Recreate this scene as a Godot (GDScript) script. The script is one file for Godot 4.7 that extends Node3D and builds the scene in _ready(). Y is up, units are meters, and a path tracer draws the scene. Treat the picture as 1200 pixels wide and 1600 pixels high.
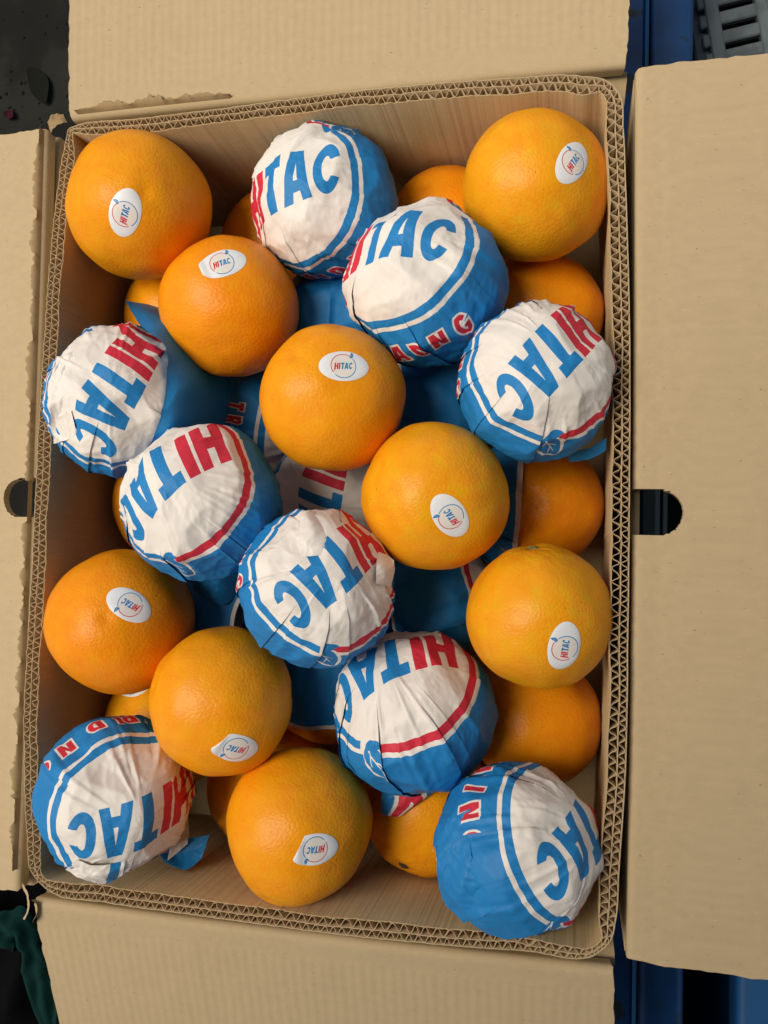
extends Node3D

const RIM := 0.5            # height of the carton's rim above the floor
const SPAN := 2.6           # half width of the wrapping print, in fruit radii
var used := {}
var mat := {}
var lump: Array[FastNoiseLite] = []
var kraft_noise := FastNoiseLite.new()


func _ready() -> void:
	# ---------- camera, sky, light, exposure
	var cam := Camera3D.new()
	cam.name = "camera"
	cam.fov = 62.0
	cam.near = 0.02
	cam.far = 60.0
	cam.transform = Transform3D(Basis(Vector3(0.97579, -0.21681, -0.02867), Vector3(-0.01452, 0.06657, -0.99768), Vector3(0.21821, 0.97394, 0.06182)), Vector3(0.13169, RIM + 0.41799, 0.03337))
	add_child(cam)
	cam.make_current()
	var sm := ProceduralSkyMaterial.new()
	sm.sky_top_color = Color(0.74, 0.79, 0.86)
	sm.sky_horizon_color = Color(0.86, 0.87, 0.88)
	sm.sky_curve = 0.25
	sm.ground_bottom_color = Color(0.25, 0.24, 0.22)
	sm.ground_horizon_color = Color(0.5, 0.48, 0.46)
	var sky := Sky.new()
	sky.sky_material = sm
	var env := Environment.new()
	env.background_mode = Environment.BG_SKY
	env.sky = sky
	env.background_energy_multiplier = 0.23
	env.tonemap_mode = Environment.TONE_MAPPER_LINEAR
	env.tonemap_exposure = 2.3
	env.sdfgi_enabled = true
	env.ssao_enabled = true
	env.ssil_enabled = true
	var we := WorldEnvironment.new()
	we.name = "daylight"
	we.environment = env
	add_child(we)
	var sun := DirectionalLight3D.new()
	sun.name = "soft_daylight"
	sun.light_energy = 0.5
	sun.light_angular_distance = 36.0
	sun.light_color = Color(1.0, 0.955, 0.89)
	sun.shadow_enabled = true
	add_child(sun)
	sun.look_at_from_position(Vector3(-0.46, 1.0, 0.03), Vector3.ZERO)

	setup_noise()
	make_materials()
	tag(put("added_shade_slab", box_mesh(Vector3(3.0, 0.06, 3.0), 0.01), simple(Color(0.2, 0.2, 0.19), 0.8), self, Transform3D(Basis(Vector3.UP, PI / 4), Vector3(1.02, 1.9, 1.02))), "added unseen grey slab that shades the near right side, above the picture", "added_shade_slab")  # added slab out of view, blocks part of the soft sun
	build_floor()
	build_surroundings()
	build_carton()
	build_fruit()


# ------------------------------------------------------------------ helpers
func p(x: float, y: float, z: float) -> Vector3:
	return Vector3(x, y + RIM, z)


func numbered(called: String) -> String:
	var n: int = used.get(called, 0)
	used[called] = n + 1
	return called if n == 0 else "%s_%03d" % [called, n]


func tag(o: Node3D, label: String, category: String, group := "") -> void:
	o.set_meta("label", label)
	o.set_meta("category", category)
	if group != "":
		o.set_meta("group", group)


func thing(called: String, label: String, category: String, at: Vector3, group := "") -> Node3D:
	var o := Node3D.new()
	o.name = numbered(called)
	o.position = at
	tag(o, label, category, group)
	add_child(o, true)
	return o


func put(called: String, m: Mesh, material: Material, parent: Node3D, xf := Transform3D()) -> MeshInstance3D:
	var o := MeshInstance3D.new()
	o.name = numbered(called) if parent == self else called
	o.mesh = m
	o.material_override = material
	o.transform = xf
	parent.add_child(o, true)
	if parent != self:
		var k := 1
		while parent.has_node(NodePath(String(called) + ("" if k == 1 else "_%03d" % (k - 1)))) and parent.get_node(NodePath(String(called) + ("" if k == 1 else "_%03d" % (k - 1)))) != o:
			k += 1
		o.name = called if k == 1 else "%s_%03d" % [called, k - 1]
	return o


func finish(v: PackedVector3Array, uv: PackedVector2Array, idx: PackedInt32Array, col := PackedColorArray()) -> ArrayMesh:
	var a := []
	a.resize(Mesh.ARRAY_MAX)
	a[Mesh.ARRAY_VERTEX] = v
	if uv.size():
		a[Mesh.ARRAY_TEX_UV] = uv
	if col.size():
		a[Mesh.ARRAY_COLOR] = col
	a[Mesh.ARRAY_INDEX] = idx
	var st := SurfaceTool.new()
	st.create_from_arrays(a, Mesh.PRIMITIVE_TRIANGLES)
	st.generate_normals()
	return st.commit()


# index list of a grid of (nu + 1) x (nv + 1) points, u running slowest
func grid_index(idx: PackedInt32Array, base: int, nu: int, nv: int, flip := false) -> void:
	for i in nu:
		for j in nv:
			var a := base + i * (nv + 1) + j
			var b := a + 1
			var c := a + nv + 1
			var d := c + 1
			if flip:
				idx.append_array([a, b, c, b, d, c])
			else:
				idx.append_array([a, c, b, b, c, d])


# a box with small chamfers on its upright and lying edges
func box_mesh(size: Vector3, bevel := 0.0015) -> ArrayMesh:
	var st := SurfaceTool.new()
	st.begin(Mesh.PRIMITIVE_TRIANGLES)
	st.set_smooth_group(-1)
	var h := size / 2
	var c := Vector3.ONE * minf(bevel, minf(h.x, minf(h.y, h.z)) * 0.9)
	var pts := []
	for s in [-1.0, 1.0]:
		for t in [-1.0, 1.0]:
			for r in [-1.0, 1.0]:
				pts.append([Vector3(s * h.x, t * (h.y - c.y), r * (h.z - c.z)), Vector3(s * (h.x - c.x), t * h.y, r * (h.z - c.z)), Vector3(s * (h.x - c.x), t * (h.y - c.y), r * h.z)])
	var tri := func(a: Vector3, b: Vector3, d: Vector3) -> void:
		var n := (d - a).cross(b - a)
		if n.dot(a + b + d) < 0.0:
			var k := b
			b = d
			d = k
		for q in [a, b, d]:
			st.add_vertex(q)
	var quad := func(a: Vector3, b: Vector3, d: Vector3, e: Vector3) -> void:
		tri.call(a, b, d)
		tri.call(a, d, e)
	for ax in 3:
		var bit: int = [4, 2, 1][ax]
		var o1: int = [2, 1, 4][ax]
		var o2: int = [1, 4, 2][ax]
		for s in 2:
			var k: int = bit * s
			quad.call(pts[k][ax], pts[k + o1][ax], pts[k + o1 + o2][ax], pts[k + o2][ax])
		var a1: int = [1, 2, 0][ax]
		var a2: int = [2, 0, 1][ax]
		for s in 2:
			for t in 2:
				var k: int = o1 * s + o2 * t
				quad.call(pts[k][a1], pts[k + bit][a1], pts[k + bit][a2], pts[k][a2])
	for k in 8:
		tri.call(pts[k][0], pts[k][1], pts[k][2])
	st.generate_normals()
	return st.commit()


func setup_noise() -> void:
	for i in 5:
		var n := FastNoiseLite.new()
		n.seed = 11 + i * 7
		n.noise_type = FastNoiseLite.TYPE_SIMPLEX_SMOOTH
		n.frequency = 0.55
		n.fractal_type = FastNoiseLite.FRACTAL_FBM
		n.fractal_octaves = 2
		lump.append(n)
	kraft_noise.seed = 4
	kraft_noise.frequency = 1.0
	kraft_noise.noise_type = FastNoiseLite.TYPE_SIMPLEX_SMOOTH
	kraft_noise.fractal_octaves = 3


# ------------------------------------------------------------------ materials
func noise_tex(size: int, kind: int, freq: float, ramp: Array, sd := 1, octaves := 3) -> NoiseTexture2D:
	var n := FastNoiseLite.new()
	n.noise_type = kind
	n.frequency = freq
	n.seed = sd
	n.fractal_octaves = octaves
	if kind == FastNoiseLite.TYPE_CELLULAR:
		n.cellular_return_type = FastNoiseLite.RETURN_DISTANCE
		n.fractal_type = FastNoiseLite.FRACTAL_NONE
	var t := NoiseTexture2D.new()
	t.width = size
	t.height = size
	t.seamless = true
	t.noise = n
	if ramp.size():
		var g := Gradient.new()
		var off := PackedFloat32Array()
		var cols := PackedColorArray()
		for i in ramp.size():
			off.append(ramp[i][0])
			cols.append(ramp[i][1])
		g.offsets = off
		g.colors = cols
		t.color_ramp = g
	return t


func simple(color: Color, rough: float, spec := 0.5) -> StandardMaterial3D:
	var m := StandardMaterial3D.new()
	m.albedo_color = color.linear_to_srgb()
	m.roughness = rough
	m.metallic_specular = spec
	return m


func kraft_image(base: Color, sd: int) -> Image:
	var w := 768
	var im := Image.create(w, w, false, Image.FORMAT_RGB8)
	var n := FastNoiseLite.new()
	n.seed = sd
	n.frequency = 1.0
	n.fractal_octaves = 2
	var rng := RandomNumberGenerator.new()
	rng.seed = sd
	for y in w:
		for x in w:
			# cylinders of noise keep the tile seamless along x; fibres run along x
			var a := TAU * x / w
			var b := TAU * y / w
			var f := n.get_noise_3d(cos(a) * 3.0 + 9.0, sin(a) * 3.0, cos(b) * 14.0 + sin(b) * 9.0) * 0.016
			f += n.get_noise_3d(cos(b) * 5.0, sin(b) * 5.0 + 30.0, cos(a) * 5.0 + sin(a) * 3.0) * 0.05
			f += rng.randf_range(-0.035, 0.035)
			var c := base * (1.0 + f)
			im.set_pixel(x, y, Color(c.r, c.g, c.b).linear_to_srgb())
	for k in 420:
		var x := rng.randi_range(2, w - 12)
		var y := rng.randi_range(2, w - 4)
		var dark := rng.randf() < 0.45
		var c := base * (rng.randf_range(0.55, 0.85) if dark else rng.randf_range(1.12, 1.3))
		im.fill_rect(Rect2i(x, y, rng.randi_range(1, 7), 1), Color(c.r, c.g, c.b).linear_to_srgb())
	for k in 26:
		var x := rng.randi_range(6, w - 12)
		var y := rng.randi_range(6, w - 6)
		var c := base * rng.randf_range(0.3, 0.6)
		im.fill_rect(Rect2i(x, y, rng.randi_range(2, 4), rng.randi_range(1, 3)), Color(c.r, c.g, c.b).linear_to_srgb())
	return im


func peel_image(tone: Color, sd: int, greenish: bool) -> Image:
	var w := 512
	var im := Image.create(w, w, false, Image.FORMAT_RGB8)
	var n := FastNoiseLite.new()
	n.seed = sd
	n.frequency = 1.0
	n.fractal_octaves = 3
	var rng := RandomNumberGenerator.new()
	rng.seed = sd + 50
	for y in w:
		for x in w:
			var a := TAU * x / w
			var b := TAU * y / w
			var f := n.get_noise_3d(cos(a) * 1.1 + cos(b) * 0.3, sin(a) * 1.1 + 5.0, cos(b) * 1.1 + sin(b) * 0.9)
			var g := n.get_noise_3d(cos(a) * 5.0, sin(a) * 5.0 + cos(b) * 4.0, sin(b) * 5.0)
			var c := Color(tone.r * (1.0 + 0.03 * g), tone.g * (1.0 + 0.17 * f + 0.08 * g), tone.b)
			if greenish:
				var q := smoothstep(0.1, 0.6, f)
				c.r *= 1.0 - 0.08 * q
				c.g *= 1.0 + 0.03 * q
			c = c * (1.0 + rng.randf_range(-0.03, 0.03))
			im.set_pixel(x, y, Color(clampf(c.r, 0, 0.9), c.g, c.b).linear_to_srgb())
	for k in 46:
		var x := rng.randi_range(3, w - 6)
		var y := rng.randi_range(3, w - 6)
		var c := tone * rng.randf_range(0.22, 0.7)
		var r := rng.randi_range(1, 3)
		im.fill_rect(Rect2i(x, y, r, r), Color(c.r * 0.8, c.g, c.b).linear_to_srgb())
		im.fill_rect(Rect2i(x - 1, y, 1, 1), Color(c.r, c.g, c.b).linear_to_srgb())
	for k in 7:
		var x := rng.randf_range(40, w - 40)
		var y := rng.randf_range(40, w - 40)
		var dx := rng.randf_range(-1, 1)
		for i in rng.randi_range(8, 26):
			im.fill_rect(Rect2i(int(x), int(y), 2, 1), Color(tone.r * 0.72, tone.g * 0.68, tone.b + 0.01).linear_to_srgb())
			x = clampf(x + dx + rng.randf_range(-0.7, 0.7), 1, w - 3)
			y = clampf(y + rng.randf_range(-0.4, 1.4), 1, w - 3)
	return im


func make_materials() -> void:
	# orange peel: mottled colour, pores as relief
	for k in 3:
		var tone: Color = [Color(0.84, 0.315, 0.006), Color(0.83, 0.275, 0.005), Color(0.84, 0.345, 0.008)][k]
		var m := StandardMaterial3D.new()
		m.albedo_texture = ImageTexture.create_from_image(peel_image(tone, 3 + k, k == 2))
		m.uv1_triplanar = true
		m.uv1_scale = Vector3(0.55, 0.55, 0.55)
		m.uv1_triplanar_sharpness = 4.0
		m.heightmap_enabled = true
		m.heightmap_texture = noise_tex(512, FastNoiseLite.TYPE_CELLULAR, 0.08, [[0.0, Color(0.1, 0.1, 0.1)], [0.35, Color(0.75, 0.75, 0.75)], [1.0, Color(1, 1, 1)]], 21 + k)
		m.heightmap_scale = 0.016
		m.roughness = 0.38
		m.metallic_specular = 0.33
		mat["peel%d" % k] = m
	mat.stem = simple(Color(0.16, 0.17, 0.055), 0.8)
	mat.dry_stem = simple(Color(0.05, 0.035, 0.02), 0.85)

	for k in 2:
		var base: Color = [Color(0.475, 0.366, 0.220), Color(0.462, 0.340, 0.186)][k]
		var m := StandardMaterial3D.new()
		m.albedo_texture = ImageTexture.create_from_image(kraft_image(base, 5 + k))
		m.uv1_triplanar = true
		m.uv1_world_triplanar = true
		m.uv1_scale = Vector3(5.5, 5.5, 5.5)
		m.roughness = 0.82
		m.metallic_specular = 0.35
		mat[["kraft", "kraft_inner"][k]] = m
	mat.fluting = simple(Color(0.47, 0.35, 0.21), 0.9, 0.3)
	mat.torn = simple(Color(0.34, 0.245, 0.135), 0.95, 0.2)

	var paper := StandardMaterial3D.new()
	paper.albedo_texture = ImageTexture.create_from_image(print_image())
	paper.roughness = 0.56
	paper.metallic_specular = 0.4
	paper.heightmap_enabled = true
	paper.heightmap_texture = paper.albedo_texture
	paper.heightmap_enabled = false
	mat.paper = paper
	mat.paper_back = simple(Color(0.60, 0.60, 0.62), 0.6)
	var st := StandardMaterial3D.new()
	st.albedo_texture = ImageTexture.create_from_image(sticker_image())
	st.roughness = 0.38
	mat.sticker = st

	var plastic := StandardMaterial3D.new()
	plastic.albedo_texture = noise_tex(512, FastNoiseLite.TYPE_SIMPLEX_SMOOTH, 0.012, [[0.0, Color(0.007, 0.055, 0.17).linear_to_srgb()], [0.52, Color(0.007, 0.08, 0.27).linear_to_srgb()], [0.68, Color(0.008, 0.085, 0.28).linear_to_srgb()], [0.76, Color(0.035, 0.045, 0.05).linear_to_srgb()], [1.0, Color(0.025, 0.03, 0.03).linear_to_srgb()]], 8, 5)
	plastic.uv1_triplanar = true
	plastic.uv1_world_triplanar = true
	plastic.uv1_scale = Vector3(4, 4, 4)
	plastic.roughness = 0.42
	mat.blue_plastic = plastic
	mat.blue_plain = simple(Color(0.009, 0.085, 0.25), 0.5)
	var grey := StandardMaterial3D.new()
	grey.albedo_texture = noise_tex(256, FastNoiseLite.TYPE_SIMPLEX_SMOOTH, 0.02, [[0.0, Color(0.075, 0.09, 0.095).linear_to_srgb()], [0.5, Color(0.13, 0.165, 0.175).linear_to_srgb()], [1.0, Color(0.16, 0.20, 0.21).linear_to_srgb()]], 9, 4)
	grey.uv1_triplanar = true
	grey.uv1_world_triplanar = true
	grey.uv1_scale = Vector3(6, 6, 6)
	grey.roughness = 0.5
	mat.grey_plastic = grey
	mat.teal_grey = simple(Color(0.06, 0.085, 0.09), 0.5)
	var fl := StandardMaterial3D.new()
	fl.albedo_texture = noise_tex(512, FastNoiseLite.TYPE_SIMPLEX_SMOOTH, 0.009, [[0.0, Color(0.013, 0.013, 0.012).linear_to_srgb()], [0.38, Color(0.015, 0.0155, 0.014).linear_to_srgb()], [0.5, Color(0.020, 0.021, 0.019).linear_to_srgb()], [1.0, Color(0.026, 0.027, 0.025).linear_to_srgb()]], 15, 5)
	fl.uv1_triplanar = true
	fl.uv1_world_triplanar = true
	fl.uv1_scale = Vector3(1.7, 1.7, 1.7)
	fl.roughness = 0.9
	fl.metallic_specular = 0.15
	mat.floor = fl
	mat.leaf = simple(Color(0.010, 0.011, 0.009), 0.9, 0.15)
	mat.red_scrap = simple(Color(0.035, 0.006, 0.009), 0.8, 0.2)
	mat.green_cloth = simple(Color(0.0035, 0.026, 0.023), 0.85, 0.2)
	mat.black_cloth = simple(Color(0.0022, 0.0022, 0.003), 0.9, 0.2)


# ------------------------------------------------------------------ print
func fill_shape(im: Image, contours: Array, c: Color) -> void:
	var w := im.get_width()
	var h := im.get_height()
	var lo := 1e9
	var hi := -1e9
	for q: PackedVector2Array in contours:
		for v in q:
			lo = minf(lo, v.y)
			hi = maxf(hi, v.y)
	for y in range(maxi(0, int(lo)), mini(h - 1, int(hi) + 1) + 1):
		var xs := PackedFloat32Array()
		var yy := y + 0.5
		for q: PackedVector2Array in contours:
			var k := q.size()
			for i in k:
				var a := q[i]
				var b := q[(i + 1) % k]
				if (a.y <= yy) != (b.y <= yy):
					xs.append(a.x + (yy - a.y) / (b.y - a.y) * (b.x - a.x))
		xs.sort()
		for i in range(0, xs.size() - 1, 2):
			var x0 := clampi(roundi(xs[i]), 0, w)
			var x1 := clampi(roundi(xs[i + 1]), 0, w)
			if x1 > x0:
				im.fill_rect(Rect2i(x0, y, x1 - x0, 1), c)


func arc_pts(r0: Vector2, a0: float, a1: float, n: int, c := Vector2.ZERO) -> PackedVector2Array:
	var q := PackedVector2Array()
	for i in n + 1:
		var a := lerpf(a0, a1, float(i) / n)
		q.append(c + Vector2(cos(a) * r0.x, sin(a) * r0.y))
	return q


func band(r0: float, r1: float, a0: float, a1: float) -> PackedVector2Array:
	var q := arc_pts(Vector2(r0, r0), deg_to_rad(a0), deg_to_rad(a1), 90)
	var o := arc_pts(Vector2(r1, r1), deg_to_rad(a1), deg_to_rad(a0), 90)
	q.append_array(o)
	return q


# letters with cap height 1, y up, left edge at 0; returns [contours, width]
func letter(ch: String) -> Array:
	var s := 0.30
	match ch:
		"H":
			return [[PackedVector2Array([Vector2(0, 0), Vector2(s, 0), Vector2(s, 0.38), Vector2(0.5, 0.38), Vector2(0.5, 0), Vector2(0.785, 0), Vector2(0.785, 1), Vector2(0.5, 1), Vector2(0.5, 0.62), Vector2(s, 0.62), Vector2(s, 1), Vector2(0, 1)])], 0.785]
		"I":
			return [[PackedVector2Array([Vector2(0, 0), Vector2(s, 0), Vector2(s, 1), Vector2(0, 1)])], s]
		"T":
			return [[PackedVector2Array([Vector2(0.22, 0), Vector2(0.22 + s, 0), Vector2(0.22 + s, 0.77), Vector2(0.70, 0.77), Vector2(0.70, 1), Vector2(0, 1), Vector2(0, 0.77), Vector2(0.22, 0.77)])], 0.70]
		"A":
			return [[PackedVector2Array([Vector2(0, 0), Vector2(0.28, 0), Vector2(0.32, 0.19), Vector2(0.53, 0.19), Vector2(0.57, 0), Vector2(0.85, 0), Vector2(0.60, 1), Vector2(0.25, 1)]), PackedVector2Array([Vector2(0.365, 0.40), Vector2(0.485, 0.40), Vector2(0.425, 0.75)])], 0.85]
		"C":
			var q := arc_pts(Vector2(0.37, 0.52), deg_to_rad(28), deg_to_rad(332), 40, Vector2(0.37, 0.5))
			q.append_array(arc_pts(Vector2(0.13, 0.29), deg_to_rad(318), deg_to_rad(42), 30, Vector2(0.37, 0.5)))
			return [[q], 0.72]
		"G":
			var q := arc_pts(Vector2(0.37, 0.52), deg_to_rad(32), deg_to_rad(318), 30, Vector2(0.37, 0.5))
			q.append_array(PackedVector2Array([Vector2(0.72, 0.52), Vector2(0.38, 0.52), Vector2(0.38, 0.34), Vector2(0.49, 0.34)]))
			q.append_array(arc_pts(Vector2(0.13, 0.29), deg_to_rad(318), deg_to_rad(48), 20, Vector2(0.37, 0.5)))
			return [[q], 0.74]
		"R":
			return [[PackedVector2Array([Vector2(0, 0), Vector2(s, 0), Vector2(s, 0.36), Vector2(0.33, 0.36), Vector2(0.48, 0), Vector2(0.76, 0), Vector2(0.57, 0.42), Vector2(0.70, 0.56), Vector2(0.70, 0.84), Vector2(0.56, 1), Vector2(0, 1)]), PackedVector2Array([Vector2(s, 0.57), Vector2(0.45, 0.57), Vector2(0.45, 0.8), Vector2(s, 0.8)])], 0.74]
		"D":
			var q := PackedVector2Array([Vector2(0, 1), Vector2(0, 0)])
			q.append_array(arc_pts(Vector2(0.44, 0.5), -PI / 2, PI / 2, 20, Vector2(0.3, 0.5)))
			var r := PackedVector2Array([Vector2(s, 0.78), Vector2(s, 0.22)])
			r.append_array(arc_pts(Vector2(0.18, 0.28), -PI / 2, PI / 2, 16, Vector2(0.3, 0.5)))
			return [[q, r], 0.74]
		"N":
			return [[PackedVector2Array([Vector2(0, 0), Vector2(s, 0), Vector2(s, 0.52), Vector2(0.5, 0), Vector2(0.75, 0), Vector2(0.75, 1), Vector2(0.5, 1), Vector2(0.5, 0.48), Vector2(s, 1), Vector2(0, 1)])], 0.75]
	return [[], 0.4]


# the round badge; S pixels per unit, c its centre in pixels, R0 its inner radius
func badge(im: Image, c: Vector2, S: float, R0: float, ring: float, rim_white: float, text_half: float) -> void:
	var red := Color(0.60, 0.028, 0.055).linear_to_srgb()
	var blue := Color(0.013, 0.205, 0.52).linear_to_srgb()
	var white := Color(0.79, 0.742, 0.70).linear_to_srgb()
	var px := func(q: PackedVector2Array) -> PackedVector2Array:
		var o := PackedVector2Array()
		for v in q:
			o.append(Vector2(c.x + v.x * S, c.y - v.y * S))
		return o
	fill_shape(im, [px.call(arc_pts(Vector2(R0 + ring + rim_white, R0 + ring + rim_white), 0, TAU, 160))], white)
	fill_shape(im, [px.call(band(R0, R0 + ring, 50, 211))], red)
	fill_shape(im, [px.call(band(R0, R0 + ring, 224, 398))], blue)
	# the red ring runs on into the first letter
	var slant := 0.24
	var word := [["H", red], ["I", red], ["T", blue], ["A", blue], ["C", blue]]
	var gaps := [0.09, 0.12, 0.02, 0.05, 0.0]
	var total := 0.0
	for i in word.size():
		total += letter(word[i][0])[1] + gaps[i]
	var cap := 2.0 * text_half / (total + slant)
	var x := -text_half
	for i in word.size():
		var l := letter(word[i][0])
		var shapes := []
		for q: PackedVector2Array in l[0]:
			var o := PackedVector2Array()
			for v in q:
				var drop := 0.0
				if i == 0 and v.y == 0.0 and v.x < 0.3:
					drop = 0.30
				o.append(Vector2(x + (v.x + slant * (v.y - drop)) * cap, (v.y - drop - 0.5) * cap * 1.36))
			shapes.append(px.call(o))
		fill_shape(im, shapes, word[i][1])
		x += (l[1] + gaps[i]) * cap
	# the leaves
	var base := Vector2.from_angle(deg_to_rad(42)) * (R0 + ring * 0.5)
	for k in 2:
		var dir := deg_to_rad(84.0 if k == 0 else 152.0)
		var ln := R0 * (0.55 if k == 0 else 0.24)
		var wd := R0 * (0.135 if k == 0 else 0.065)
		var d := Vector2.from_angle(dir)
		var e := d.orthogonal()
		for pass_ in 2:
			var grow := rim_white * 0.7 if pass_ == 0 else 0.0
			if k == 1 and pass_ == 0:
				continue
			var q := PackedVector2Array()
			for i in 21:
				var t := i / 20.0
				q.append(base + d * (ln * t * (1.0 + grow)) + e * ((wd + grow) * pow(sin(PI * pow(t, 0.8)), 0.8)))
			for i in 21:
				var t := 1.0 - i / 20.0
				q.append(base + d * (ln * t * (1.0 + grow)) - e * ((wd + grow) * pow(sin(PI * pow(t, 0.8)), 0.8)))
			fill_shape(im, [px.call(q)], white if pass_ == 0 else blue)
		if k == 0 and ring > 0.08:
			for i in 4:
				var a := base + d * ln * (0.1 if i == 0 else 0.18 * i)
				var b := base + d * ln * (0.78 if i == 0 else 0.18 * i + 0.2) + e * (0.0 if i == 0 else wd * (0.55 if i % 2 else -0.55))
				var n := (b - a).normalized().orthogonal() * 0.010
				fill_shape(im, [px.call(PackedVector2Array([a - n, b - n * 0.4, b + n * 0.4, a + n]))], white)


func print_image() -> Image:
	var w := 2048
	var S := w / (2.0 * SPAN)
	var c := Vector2(w, w) / 2.0
	var red := Color(0.60, 0.028, 0.055).linear_to_srgb()
	var white := Color(0.79, 0.742, 0.70).linear_to_srgb()
	var im := Image.create(w, w, false, Image.FORMAT_RGB8)
	im.fill(white)
	fill_shape(im, [arc_pts(Vector2(2.44, 2.44) * S, 0, TAU, 120, c)], Color(0.013, 0.205, 0.52).linear_to_srgb())
	badge(im, c, S, 1.05, 0.105, 0.06, 0.96)
	# the word along the lower edge
	var text := "TRADING"
	var high := 0.27
	for i in text.length():
		var a := deg_to_rad(270.0 + (i - 2.6) * 12.6)
		var l := letter(text[i])
		for pass_ in 2:
			var shapes := []
			for k in l[0].size():
				var q: PackedVector2Array = l[0][k]
				var o := PackedVector2Array()
				for v in q:
					o.append(Vector2((v.x - l[1] / 2.0) * high * 0.95, (v.y - 0.5) * high))
				var list := [o]
				if pass_ == 0:
					list = Geometry2D.offset_polygon(o, 0.026 if k == 0 else -0.026, Geometry2D.JOIN_MITER)
				for g: PackedVector2Array in list:
					var m := PackedVector2Array()
					for v in g:
						var out := Vector2.from_angle(a)
						var across := Vector2(-out.y, out.x)
						var z := across * v.x + out * (1.57 - v.y)
						m.append(Vector2(c.x + z.x * S, c.y - z.y * S))
					shapes.append(m)
			fill_shape(im, shapes, white if pass_ == 0 else red)
	return im


func sticker_image() -> Image:
	var im := Image.create(640, 400, false, Image.FORMAT_RGB8)
	im.fill(Color(0.78, 0.81, 0.84).linear_to_srgb())
	badge(im, Vector2(310, 205), 100.0, 1.48, 0.10, 0.0, 1.20)
	return im


# ------------------------------------------------------------------ floor and what stands round the carton
func build_floor() -> void:
	var f := put("floor", box_mesh(Vector3(6, 0.1, 6), 0.01), mat.floor, self, Transform3D(Basis(), Vector3(0, -0.05, 0)))
	f.set_meta("kind", "structure")


func leaf_shape(sd: int, ln: float, wd: float) -> ArrayMesh:
	var v := PackedVector3Array()
	var idx := PackedInt32Array()
	var rng := RandomNumberGenerator.new()
	rng.seed = sd
	var bend := rng.randf_range(0.1, 0.3)
	for i in 13:
		var t := i / 12.0
		for j in 5:
			var s := (j - 2) / 2.0
			var wv := wd * pow(sin(PI * clampf(t * 0.94 + 0.03, 0, 1)), 0.7) * (1.0 + 0.04 * sin(t * 9.0 + sd))
			v.append(Vector3(s * wv + bend * wd * sin(t * 3.0), 0.002 + absf(s) * wv * 0.12 + 0.002 * (1.0 + sin(t * 5.0 + sd)), (t - 0.5) * ln))
	grid_index(idx, 0, 12, 4, true)
	return finish(v, PackedVector2Array(), idx)


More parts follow.
